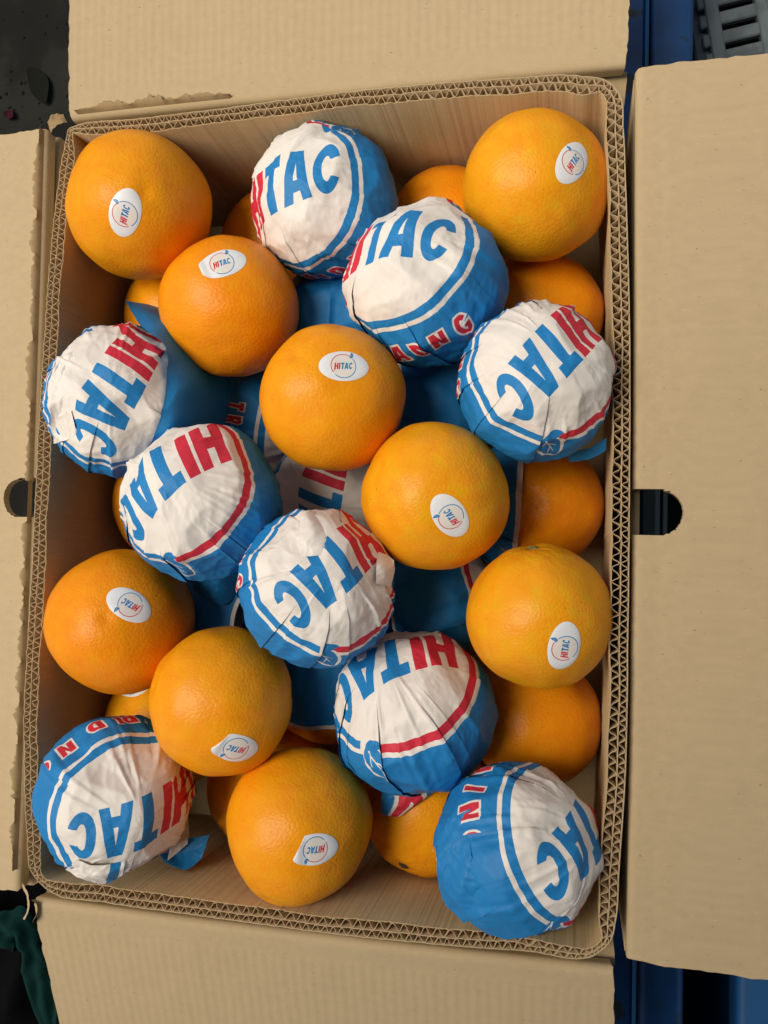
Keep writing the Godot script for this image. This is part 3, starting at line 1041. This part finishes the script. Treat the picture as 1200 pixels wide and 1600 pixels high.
# an oval label that follows the peel; n its outward direction, u the reading direction
func sticker_mesh(k: int, turn: Basis, n: Vector3, u: Vector3, r: float, lo: float, hi: float) -> ArrayMesh:
	var v := PackedVector3Array()
	var uv := PackedVector2Array()
	var idx := PackedInt32Array()
	var b := n.cross(u)
	var inv := turn.inverse()
	for i in 13:
		var t := i / 12.0
		for j in 49:
			var a := TAU * (j % 48) / 48.0
			var ex := clampf(cos(a) * t, -lo, hi + (0.32 * sin(a) * t if hi < 1.0 else 0.0))
			var x := ex * 0.0122 / r
			var y := sin(a) * t * 0.0078 / r
			var l := Vector2(x, y).length()
			var d := n * cos(l) + (u * x + b * y) * (sin(l) / l if l > 1e-6 else 1.0)
			v.append(d * r * peel_radius(k, inv * d) + d * (0.00045 - 0.0003 * pow(t, 8.0) + 0.0013 * (smoothstep(hi - 0.35, hi, ex) if hi < 1.0 else 0.0) + 0.0013 * (smoothstep(lo - 0.3, lo, -ex) if lo < 1.0 else 0.0)))
			uv.append(Vector2(0.5 + 0.49 * ex, 0.5 - 0.49 * sin(a) * t))
	grid_index(idx, 0, 12, 48, true)
	return finish(v, uv, idx)


var peels: Array[ArrayMesh] = []


func orange(at: Vector3, r: float, kind: int, tone: int, stem: Vector3, n: Vector3, u: Vector3, label: String, group: String, button := "", lo := 1.0, hi := 1.0) -> Node3D:
	var o := thing("orange", label, "orange", at + Vector3(0, RIM - r, 0), group)
	var x := stem.cross(Vector3(0.31, 0.2, 0.93)).normalized()
	var turn := Basis(x, stem, x.cross(stem))
	var up := Vector3(0, r, 0)
	put("peel", peels[kind], mat["peel%d" % tone], o, Transform3D(turn.scaled(Vector3(r, r, r)), up))
	if n != Vector3.ZERO:
		put("sticker", sticker_mesh(kind, turn, n.normalized(), u.normalized(), r, lo, hi), mat.sticker, o, Transform3D(Basis(), up))
	if button != "":
		put("stem_button", stem_mesh(), mat[button], o, Transform3D(turn.scaled(Vector3(r, r, r)), up))
	return o


# crumpled paper round a fruit: n where the badge's centre faces, u its reading direction.
# Where flat paper has too much length for the ball it is tucked into pleats.
func wrap_mesh(n: Vector3, u: Vector3, r: float, sd: int, tmax := 2.5, border := false) -> ArrayMesh:
	var rng := RandomNumberGenerator.new()
	rng.seed = sd * 101 + 7
	n = n.normalized()
	u = (u - n * u.dot(n)).normalized()
	var b := n.cross(u)
	var planes: Array[Vector3] = []
	var dist := PackedFloat32Array()
	var np := 30
	for i in np:
		var y := 1.0 - 2.0 * (i + 0.5) / np
		var a := i * 2.399963 + rng.randf_range(-0.3, 0.3)
		var q := Vector3(sqrt(1 - y * y) * cos(a), y, sqrt(1 - y * y) * sin(a)) + Vector3(rng.randf_range(-0.2, 0.2), rng.randf_range(-0.2, 0.2), rng.randf_range(-0.2, 0.2))
		planes.append(q.normalized())
		dist.append(rng.randf_range(0.955, 1.012))
	var cr := FastNoiseLite.new()
	cr.seed = sd
	cr.frequency = 1.0
	cr.fractal_type = FastNoiseLite.FRACTAL_RIDGED
	cr.fractal_octaves = 2
	var pleats := rng.randi_range(9, 12)
	var cuts := PackedFloat32Array()
	for k in pleats:
		cuts.append((k + rng.randf_range(-0.42, 0.42)) * TAU / pleats)
	cuts.append(cuts[0] + TAU)
	var wr := []
	for k in 22:
		wr.append([rng.randf_range(0, TAU), rng.randf_range(0.05, 0.16), rng.randf_range(0.012, 0.034), rng.randf_range(0.25, 1.0), rng.randf_range(0.4, 1.3)])
	var kinks := []
	for k in 9:
		var a := rng.randf_range(0, TAU)
		var tilt := rng.randf_range(-0.5, 0.5)
		# lines that run outward from near the badge's centre, some across
		var m := (u * cos(a) + b * sin(a) + n * tilt * 0.6).normalized()
		var along := (n * 0.5 + (u * -sin(a) + b * cos(a)) * rng.randf_range(0.6, 1.0) * (1.0 if rng.randf() < 0.5 else -1.0)).normalized()
		kinks.append([m, rng.randf_range(-0.35, 0.35), rng.randf_range(0.07, 0.17) * (1.0 if rng.randf() < 0.68 else -0.8), rng.randf_range(0.12, 0.26), along, rng.randf_range(0.0, 0.45)])
	var v := PackedVector3Array()
	var uv := PackedVector2Array()
	var idx := PackedInt32Array()
	var fine := 0.026 if sd < 10 or sd > 30 else 0.04
	var nt := int(tmax / fine)
	for k in pleats:
		var p0 := cuts[k]
		var dp := cuts[k + 1] - p0
		var mid := p0 + dp * rng.randf_range(0.35, 0.65)
		var ts := rng.randf_range(0.45, 1.15) + (4.0 if sd == 17 else 0.0)
		var hh := rng.randf_range(0.008, 0.030)
		var sharp := rng.randf_range(1.3, 4.0)
		var nf := maxi(8, int(dp / fine))
		var base := v.size()
		for i in nt + 1:
			var th := tmax * i / nt
			var s := smoothstep(ts - 0.12, ts + 0.3, th)
			var kk := lerpf(1.0, sin(th) / maxf(th, 1e-4), s)
			for j in nf + 1:
				var q := float(j) / nf * (1.0 + 0.05 * s) - 0.015 * s
				var ph := p0 + q * dp
				var pp := mid + (ph - mid) * kk
				var d := n * cos(th) + (u * cos(ph) + b * sin(ph)) * sin(th)
				var rr := 1.05
				for w in np:
					var dt := d.dot(planes[w])
					if dt > 0.75:
						rr = minf(rr, dist[w] / dt)
				rr = clampf(rr, 0.962, 1.035)
				rr += 0.019 * (cr.get_noise_3dv(d * 1.5) - 0.2) * smoothstep(0.1, 0.8, th)
				rr += 0.006 * cr.get_noise_3dv(d * 3.6 + Vector3(7, 1, 2)) * smoothstep(0.2, 1.0, th)
				rr += 0.0065 * cr.get_noise_3dv(d * 7.0 + Vector3(1, 5, 2)) * smoothstep(0.0, 0.5, cr.get_noise_3dv(d * 0.9 + Vector3(3, 3, 9)))
				for w in kinks:
					var far: float = absf(d.dot(w[0]) - w[1] - 0.04 * sin(7.0 * d.dot(w[4])))
					if far < w[3]:
						rr += w[2] * (w[3] - far) * smoothstep(w[5], w[5] + 0.35, d.dot(w[4]))
				rr += s * (hh * pow(clampf((q - 0.2) / 0.8, 0.0, 1.0), sharp))
				for w in wr:
					var da: float = fposmod(ph - w[0] + 0.35 * sin(th * 2.0 + w[3] * 9.0) * w[1] + PI, TAU) - PI
					if da > -0.25 * w[1] and da < w[1]:
						# a soft fold: steep on one side, long slope on the other
						rr += w[2] * (smoothstep(-0.25 * w[1], 0.0, da) if da < 0.0 else pow(1.0 - da / w[1], 1.4)) * smoothstep(w[3], w[3] + 0.35, th) * (1.0 - smoothstep(w[3] + w[4], w[3] + w[4] + 0.4, th))
				v.append(d * r * rr)
				if border:
					var ur := SPAN - (tmax - th) * 0.8 - 0.1
					uv.append(Vector2(0.5 + cos(ph) * ur / (2 * SPAN), 0.5 - sin(ph) * ur / (2 * SPAN)))
				else:
					uv.append(Vector2(0.5 + cos(pp) * th / (2 * SPAN), 0.5 - sin(pp) * th / (2 * SPAN)))
		grid_index(idx, base, nt, nf, true)
	return finish(v, uv, idx)


# a loose piece of paper through rows of points, with small crumples
func sheet_mesh(rows: Array, origin: Vector3, uv0: Vector2, uv1: Vector2, sd: int, crumple := 0.0012) -> ArrayMesh:
	var nz := FastNoiseLite.new()
	nz.seed = sd
	nz.frequency = 1.0
	nz.fractal_type = FastNoiseLite.FRACTAL_RIDGED
	nz.fractal_octaves = 3
	var nr := rows.size()
	var nc: int = rows[0].size()
	var get_pt := func(list: Array, t: float) -> Vector3:
		var k := clampi(int(t), 0, list.size() - 2)
		var a: Vector3 = list[maxi(k - 1, 0)]
		var bb: Vector3 = list[k]
		var c: Vector3 = list[k + 1]
		var d: Vector3 = list[mini(k + 2, list.size() - 1)]
		return bb.cubic_interpolate(c, a, d, t - k)
	var v := PackedVector3Array()
	var uv := PackedVector2Array()
	var idx := PackedInt32Array()
	var n := 40
	for i in n + 1:
		var t := float(i) / n
		for j in n + 1:
			var s := float(j) / n
			var line := []
			for r in nr:
				line.append(get_pt.call(rows[r], s * (nc - 1)))
			var q: Vector3 = get_pt.call(line, t * (nr - 1))
			q.y += crumple * nz.get_noise_2d(q.x * 45.0 + q.z * 12.0, q.z * 45.0)
			v.append(q - origin + Vector3(0, RIM, 0))
			uv.append(Vector2(lerpf(uv0.x, uv1.x, s), lerpf(uv0.y, uv1.y, t)))
	grid_index(idx, 0, n, n, false)
	return finish(v, uv, idx)


func wrapped(at: Vector3, r: float, n: Vector3, u: Vector3, sd: int, label: String, group: String) -> Node3D:
	var o := thing("wrapped_orange", label, "wrapped orange", at + Vector3(0, RIM - r, 0), group)
	put("wrapping_paper", wrap_mesh(n, u, r * 0.972, sd), mat.paper, o, Transform3D(Basis(), Vector3(0, r, 0)))
	return o


func tail(o: Node3D, rows: Array, uv0: Vector2, uv1: Vector2, sd: int, material: Material = null, crumple := 0.0012) -> void:
	put("paper_tail", sheet_mesh(rows, o.position, uv0, uv1, sd, crumple), material if material else mat.paper, o)


func build_fruit() -> void:
	for k in 5:
		peels.append(peel_mesh(k))
	var g := "bare oranges with a sticker in the top layer"
	var d := Vector3(0.2, -0.7, 0.3).normalized()
	orange(Vector3(-0.1089, -0.0071, -0.1630), 0.0403, 0, 0, Vector3(-0.5, -0.8, -0.2).normalized(), Vector3(0.2752, 0.8473, 0.4542), Vector3(0.4101, 0.3239, -0.8526), "large bare orange in the upper left corner of the box, sticker upright", g)
	orange(Vector3(-0.0564, -0.0158, -0.1062), 0.0379, 1, 1, Vector3(-0.2, -0.4, 0.9).normalized(), Vector3(0.2665, 0.9093, -0.3197), Vector3(0.8394, -0.3820, -0.3867), "bare orange with its sticker at its top edge, below the corner orange", g, "", 0.93, 1.0)
	orange(Vector3(0.1092, -0.0260, -0.1669), 0.0382, 2, 2, Vector3(0.35, -0.85, 0.3).normalized(), Vector3(0.5109, 0.8575, 0.0605), Vector3(0.4775, -0.2246, -0.8495), "broad bare orange in the upper right corner of the box", g)
	orange(Vector3(0.0086, -0.0024, -0.0514), 0.0375, 3, 0, d, Vector3(0.3959, 0.8816, -0.2569), Vector3(0.9003, -0.4278, -0.0806), "bare orange above the middle of the box, sticker lying level", g)
	orange(Vector3(0.0629, -0.0044, -0.0016), 0.0369, 4, 2, Vector3(0.6, -0.75, -0.3).normalized(), Vector3(0.3521, 0.8767, 0.3278), Vector3(-0.5030, 0.4725, -0.7237), "bare orange right of the box's middle, sticker low and upside down", g)
	orange(Vector3(0.1151, -0.0083, 0.0554), 0.0351, 3, 2, Vector3(-0.085, 0.22, -0.97).normalized(), Vector3(0.3726, 0.8520, 0.3678), Vector3(0.1211, 0.3483, -0.9295), "bare orange at the right wall showing its green stem end", g, "stem")
	orange(Vector3(-0.1121, -0.0138, 0.0685), 0.0393, 1, 1, Vector3(-0.3, -0.9, 0.1).normalized(), Vector3(0.5458, 0.7911, -0.2761), Vector3(-0.7880, 0.3725, -0.4902), "deep coloured bare orange against the left wall below the hand hole", g)
	orange(Vector3(-0.0462, -0.0036, 0.1063), 0.0378, 4, 0, Vector3(0.7, -0.6, 0.2).normalized(), Vector3(0.4994, 0.7269, 0.4715), Vector3(-0.7097, 0.6553, -0.2586), "bare orange with its sticker on its lower edge, left of the lower middle", g, "", 1.0, 0.76)
	orange(Vector3(-0.0052, -0.0139, 0.1683), 0.0379, 0, 0, Vector3(0.2, -0.5, -0.8).normalized(), Vector3(0.4901, 0.8703, 0.0477), Vector3(-0.8716, 0.4893, 0.0288), "lowest bare orange, by the middle of the near wall", g, "", 1.0, 0.70)

	var w := "oranges wrapped in printed paper in the top layer"
	wrapped(Vector3(-0.0053, -0.0223, -0.1649), 0.0407, Vector3(-0.3977, 0.9116, 0.1036), Vector3(0.8943, 0.4104, -0.1784), 1, "paper wrapped orange against the far wall, topmost of the wrapped ones", w)
	wrapped(Vector3(0.0547, -0.0127, -0.1126), 0.0415, Vector3(-0.4183, 0.8374, -0.3519), Vector3(0.8996, 0.4356, -0.0329), 31, "paper wrapped orange with red letters on blue at its lower edge, upper middle", w)
	var w3 := wrapped(Vector3(0.1124, -0.0023, -0.0578), 0.0381, Vector3(0.2431, 0.9521, -0.1858), Vector3(-0.5990, 0.2979, 0.7433), 3, "paper wrapped orange touching the right wall, printed leaf at its lower edge", w)
	tail(w3, [[Vector3(0.1272, -0.0220, -0.0269), Vector3(0.1382, -0.0200, -0.0282), Vector3(0.1465, -0.0140, -0.0325)], [Vector3(0.1288, -0.0280, -0.0221), Vector3(0.1390, -0.0260, -0.0235), Vector3(0.1465, -0.0200, -0.0269)]], Vector2(0.08, 0.48), Vector2(0.12, 0.52), 3)
	var w4 := wrapped(Vector3(-0.1104, -0.0020, -0.0516), 0.0407, Vector3(0.3926, 0.9197, -0.0034), Vector3(-0.3478, 0.1518, 0.9252), 4, "paper wrapped orange at the left wall with a wide blue sheet loose on its right", w)
	tail(w4, [[Vector3(-0.1196, 0.0316, -0.0718), Vector3(-0.1242, 0.0344, -0.0672), Vector3(-0.1269, 0.0364, -0.0622)], [Vector3(-0.1172, 0.0374, -0.0565), Vector3(-0.1248, 0.0378, -0.0533), Vector3(-0.1314, 0.0352, -0.0500)], [Vector3(-0.1170, 0.0366, -0.0429), Vector3(-0.1249, 0.0353, -0.0406), Vector3(-0.1291, 0.0354, -0.0380)], [Vector3(-0.1165, 0.0303, -0.0282), Vector3(-0.1270, 0.0264, -0.0256), Vector3(-0.1405, 0.0146, -0.0262)]], Vector2(0.47, 0.625), Vector2(0.53, 0.655), 64, null, 0.0024)
	tail(w4, [[Vector3(-0.1308, -0.0340, -0.1189), Vector3(-0.1221, -0.0380, -0.1183), Vector3(-0.1125, -0.0460, -0.1188)], [Vector3(-0.0945, 0.0115, -0.0896), Vector3(-0.0865, -0.0010, -0.0950), Vector3(-0.0805, -0.0440, -0.0992)], [Vector3(-0.0772, 0.0165, -0.0766), Vector3(-0.0762, -0.0093, -0.0846), Vector3(-0.0726, -0.0440, -0.0867)], [Vector3(-0.0744, 0.0189, -0.0597), Vector3(-0.0674, 0.0018, -0.0634), Vector3(-0.0661, -0.0440, -0.0706)], [Vector3(-0.0748, 0.0203, -0.0461), Vector3(-0.0676, 0.0066, -0.0480), Vector3(-0.0665, -0.0440, -0.0554)], [Vector3(-0.0783, 0.0192, -0.0337), Vector3(-0.0720, 0.0050, -0.0319), Vector3(-0.0709, -0.0440, -0.0411)], [Vector3(-0.1003, -0.0020, -0.0104), Vector3(-0.1000, -0.0200, -0.0124), Vector3(-0.0855, -0.0440, -0.0120)]], Vector2(0.08, 0.45), Vector2(0.16, 0.6), 4)
	var w5 := wrapped(Vector3(-0.0569, 0.0081, 0.0038), 0.0405, Vector3(-0.1411, 0.9508, -0.2759), Vector3(-0.7205, 0.0925, 0.6873), 5, "paper wrapped orange left of the middle, red ring on its right side", w)
	tail(w5, [[Vector3(-0.0809, -0.0300, 0.0392), Vector3(-0.0652, -0.0340, 0.0395), Vector3(-0.0543, -0.0500, 0.0366)], [Vector3(-0.0824, -0.0420, 0.0522), Vector3(-0.0663, -0.0440, 0.0591), Vector3(-0.0596, -0.0520, 0.0528)]], Vector2(0.08, 0.48), Vector2(0.14, 0.54), 5)
	var w6 := wrapped(Vector3(0.0075, 0.0101, 0.0456), 0.0385, Vector3(0.4752, 0.8232, -0.3106), Vector3(-0.5365, 0.5509, 0.6393), 6, "mostly white crumpled wrapped orange in the middle of the box", w)
	tail(w6, [[Vector3(0.0402, 0.0185, 0.0272), Vector3(0.0437, 0.0138, 0.0288), Vector3(0.0468, 0.0133, 0.0312)], [Vector3(0.0408, 0.0256, 0.0342), Vector3(0.0444, 0.0223, 0.0347), Vector3(0.0477, 0.0152, 0.0361)], [Vector3(0.0414, 0.0271, 0.0423), Vector3(0.0440, 0.0220, 0.0429), Vector3(0.0462, 0.0164, 0.0442)]], Vector2(0.47, 0.625), Vector2(0.53, 0.655), 61, null, 0.0016)
	tail(w6, [[Vector3(-0.0011, 0.0287, 0.0130), Vector3(0.0059, 0.0280, 0.0086), Vector3(0.0106, 0.0202, 0.0086)], [Vector3(0.0046, 0.0382, 0.0204), Vector3(0.0130, 0.0392, 0.0182), Vector3(0.0197, 0.0335, 0.0184)], [Vector3(0.0094, 0.0441, 0.0308), Vector3(0.0170, 0.0429, 0.0300), Vector3(0.0231, 0.0388, 0.0280)]], Vector2(0.47, 0.625), Vector2(0.53, 0.655), 62, null, 0.0012)
	var w7 := wrapped(Vector3(0.0508, -0.0253, 0.1094), 0.0421, Vector3(-0.2211, 0.6609, -0.7171), Vector3(-0.8603, 0.2141, 0.4627), 7, "paper wrapped orange with a long red arc over blue paper, lower middle", w)
	tail(w7, [[Vector3(0.0347, -0.0290, 0.1485), Vector3(0.0503, -0.0280, 0.1490), Vector3(0.0681, -0.0340, 0.1449)], [Vector3(0.0344, -0.0300, 0.1580), Vector3(0.0504, -0.0285, 0.1577), Vector3(0.0619, -0.0340, 0.1517)], [Vector3(0.0340, -0.0330, 0.1655), Vector3(0.0441, -0.0310, 0.1650), Vector3(0.0562, -0.0315, 0.1555)]], Vector2(0.485, 0.835), Vector2(0.565, 0.79), 7)
	var w8 := wrapped(Vector3(-0.1043, -0.0025, 0.1595), 0.0404, Vector3(0.7390, 0.6610, 0.1330), Vector3(-0.6693, 0.6950, 0.2628), 8, "paper wrapped orange in the lower left corner, red letters at its blue edge", w)
	tail(w8, [[Vector3(-0.1047, 0.0301, 0.1824), Vector3(-0.1087, 0.0291, 0.1856), Vector3(-0.1159, 0.0218, 0.1912)], [Vector3(-0.0974, 0.0280, 0.1848), Vector3(-0.1002, 0.0266, 0.1895), Vector3(-0.1058, 0.0203, 0.1957)], [Vector3(-0.0895, 0.0261, 0.1846), Vector3(-0.0924, 0.0236, 0.1913), Vector3(-0.1001, 0.0120, 0.2004)], [Vector3(-0.0826, 0.0212, 0.1830), Vector3(-0.0840, 0.0203, 0.1872), Vector3(-0.0873, 0.0157, 0.1928)]], Vector2(0.47, 0.625), Vector2(0.53, 0.735), 65, null, 0.0022)
	tail(w8, [[Vector3(-0.0798, -0.0300, 0.1710), Vector3(-0.0771, -0.0300, 0.1670)], [Vector3(-0.0839, -0.0300, 0.1860), Vector3(-0.0763, -0.0350, 0.1850)], [Vector3(-0.0862, -0.0300, 0.2010), Vector3(-0.0759, -0.0330, 0.1916)]], Vector2(0.02, 0.02), Vector2(0.04, 0.04), 8, mat.paper_back)
	tail(w8, [[Vector3(-0.0944, -0.0320, 0.1860), Vector3(-0.0813, -0.0360, 0.1900), Vector3(-0.0653, -0.0380, 0.1872)], [Vector3(-0.0931, -0.0320, 0.1960), Vector3(-0.0828, -0.0370, 0.1985), Vector3(-0.0666, -0.0360, 0.1934)], [Vector3(-0.0882, -0.0300, 0.2020), Vector3(-0.0755, -0.0300, 0.2045), Vector3(-0.0683, -0.0350, 0.1998)]], Vector2(0.08, 0.48), Vector2(0.14, 0.54), 9)
	var w9 := wrapped(Vector3(0.1070, -0.0077, 0.1677), 0.0393, Vector3(0.8451, 0.3817, -0.3742), Vector3(-0.2629, 0.9064, 0.3307), 9, "half blue half white wrapped orange in the lower right corner", w)
	tail(w9, [[Vector3(0.0866, 0.0159, 0.1444), Vector3(0.0798, 0.0157, 0.1489), Vector3(0.0752, 0.0159, 0.1536)], [Vector3(0.0880, 0.0249, 0.1583), Vector3(0.0790, 0.0219, 0.1644), Vector3(0.0718, 0.0165, 0.1712)], [Vector3(0.0924, 0.0282, 0.1709), Vector3(0.0824, 0.0228, 0.1794), Vector3(0.0733, 0.0058, 0.1905)], [Vector3(0.1017, 0.0279, 0.1824), Vector3(0.0928, 0.0229, 0.1901), Vector3(0.0841, 0.0079, 0.1994)]], Vector2(0.08, 0.48), Vector2(0.14, 0.54), 63, null, 0.0022)

	# --- second layer, seen through the gaps
	var lg := "oranges in the lower layer"
	var z := Vector3.ZERO
	orange(Vector3(-0.0557, -0.0907, -0.1671), 0.0380, 1, 1, d, z, z, "shaded orange deep between the corner orange and the topmost wrapped one", lg)
	orange(Vector3(0.0557, -0.0807, -0.1671), 0.0380, 2, 1, d, z, z, "shaded orange at the far wall left of the broad corner orange", lg)
	orange(Vector3(0.1084, -0.0804, -0.1129), 0.0380, 3, 1, d, z, z, "shaded orange at the right wall under the broad corner orange", lg)
	orange(Vector3(-0.1130, -0.0768, -0.1198), 0.0380, 4, 0, d, z, z, "lower orange at the left wall behind the tip of a blue sheet", lg)
	orange(Vector3(-0.1140, -0.0773, -0.0007), 0.0380, 0, 0, d, z, z, "lower orange at the left wall level with the hand hole", lg)
	orange(Vector3(0.1099, -0.0845, 0.1191), 0.0380, 1, 1, d, z, z, "lower orange at the right wall under the one with a green stem end", lg)
	orange(Vector3(-0.0441, -0.0786, 0.1681), 0.0380, 2, 0, d, z, z, "lower orange near the near wall, left of the lowest bare orange", lg)
	orange(Vector3(0.0524, -0.0710, 0.1690), 0.0380, 3, 0, Vector3(-0.25, 0.56, 0.79).normalized(), z, z, "lower orange with a dark stem scar by the near wall", lg, "dry_stem")
	orange(Vector3(-0.1125, -0.0761, 0.1362), 0.0380, 4, 2, d, Vector3(-0.25, 0.66, -0.71), Vector3(0.9717, 0.2186, -0.0897), "lower orange with a white sticker above the lower left wrapped one", lg)
	var hg := "half unwrapped oranges in the lower layer"
	half_wrapped(Vector3(0.1100, -0.0842, -0.0035), 0.0380, Vector3(-0.97, 0.12, -0.05), 1.30, 21, "lower orange at the right wall, blue paper over its left side", hg)
	half_wrapped(Vector3(-0.0091, -0.0760, 0.1012), 0.0380, Vector3(0.0, 0.10, -0.99), 2.1, 22, "lower orange with a pale paper edge across it, below the white wrapped one", hg)
	half_wrapped(Vector3(-0.0101, -0.0755, -0.1088), 0.0380, Vector3(0.0, 0.12, 0.99), 2.2, 23, "lower orange mostly under blue paper, below the topmost wrapped one", hg)
	var bg := "wrapped oranges in the lower layer"
	wrapped(Vector3(-0.0673, -0.0827, -0.0599), 0.0385, Vector3(0.97, -0.12, 0.2), Vector3(0.06, -0.588, 0.809), 17, "blue wrapped orange low down with a red letter T showing", bg)
	wrapped(Vector3(-0.0108, -0.0836, -0.0095), 0.0385, Vector3(0.0032, 0.9657, 0.2596), Vector3(-0.1664, -0.2554, 0.9524), 13, "white wrapped orange low down in the middle, red and blue letters showing", bg)
	wrapped(Vector3(0.0501, -0.0836, -0.0636), 0.0385, Vector3(0.9, -0.42, 0.1), Vector3(0.1, 0, -0.9), 14, "plain blue wrapped orange low down, right of the upper middle orange", bg)
	wrapped(Vector3(0.0481, -0.0840, 0.0524), 0.0385, Vector3(0.9, -0.42, -0.3), Vector3(-0.3, 0, -0.9), 15, "plain blue wrapped orange low down, right of the white crumpled one", bg)
	wrapped(Vector3(-0.0783, -0.0830, 0.0656), 0.0385, Vector3(-0.9, -0.42, -0.1), Vector3(-0.1, 0, 0.9), 16, "plain blue wrapped orange low down, left of the white crumpled one", bg)


func half_wrapped(at: Vector3, r: float, n: Vector3, tmax: float, sd: int, label: String, group: String) -> void:
	var o := thing("half_wrapped_orange", label, "orange", at + Vector3(0, RIM - r, 0), group)
	var up := Vector3(0, r, 0)
	put("peel", peels[sd % 5], mat.peel1, o, Transform3D(Basis().scaled(Vector3(r, r, r)), up))
	put("wrapping_paper", wrap_mesh(n.normalized(), Vector3(0.1, 0.9, 0.2), r * 1.045, sd, tmax, true), mat.paper, o, Transform3D(Basis(), up))
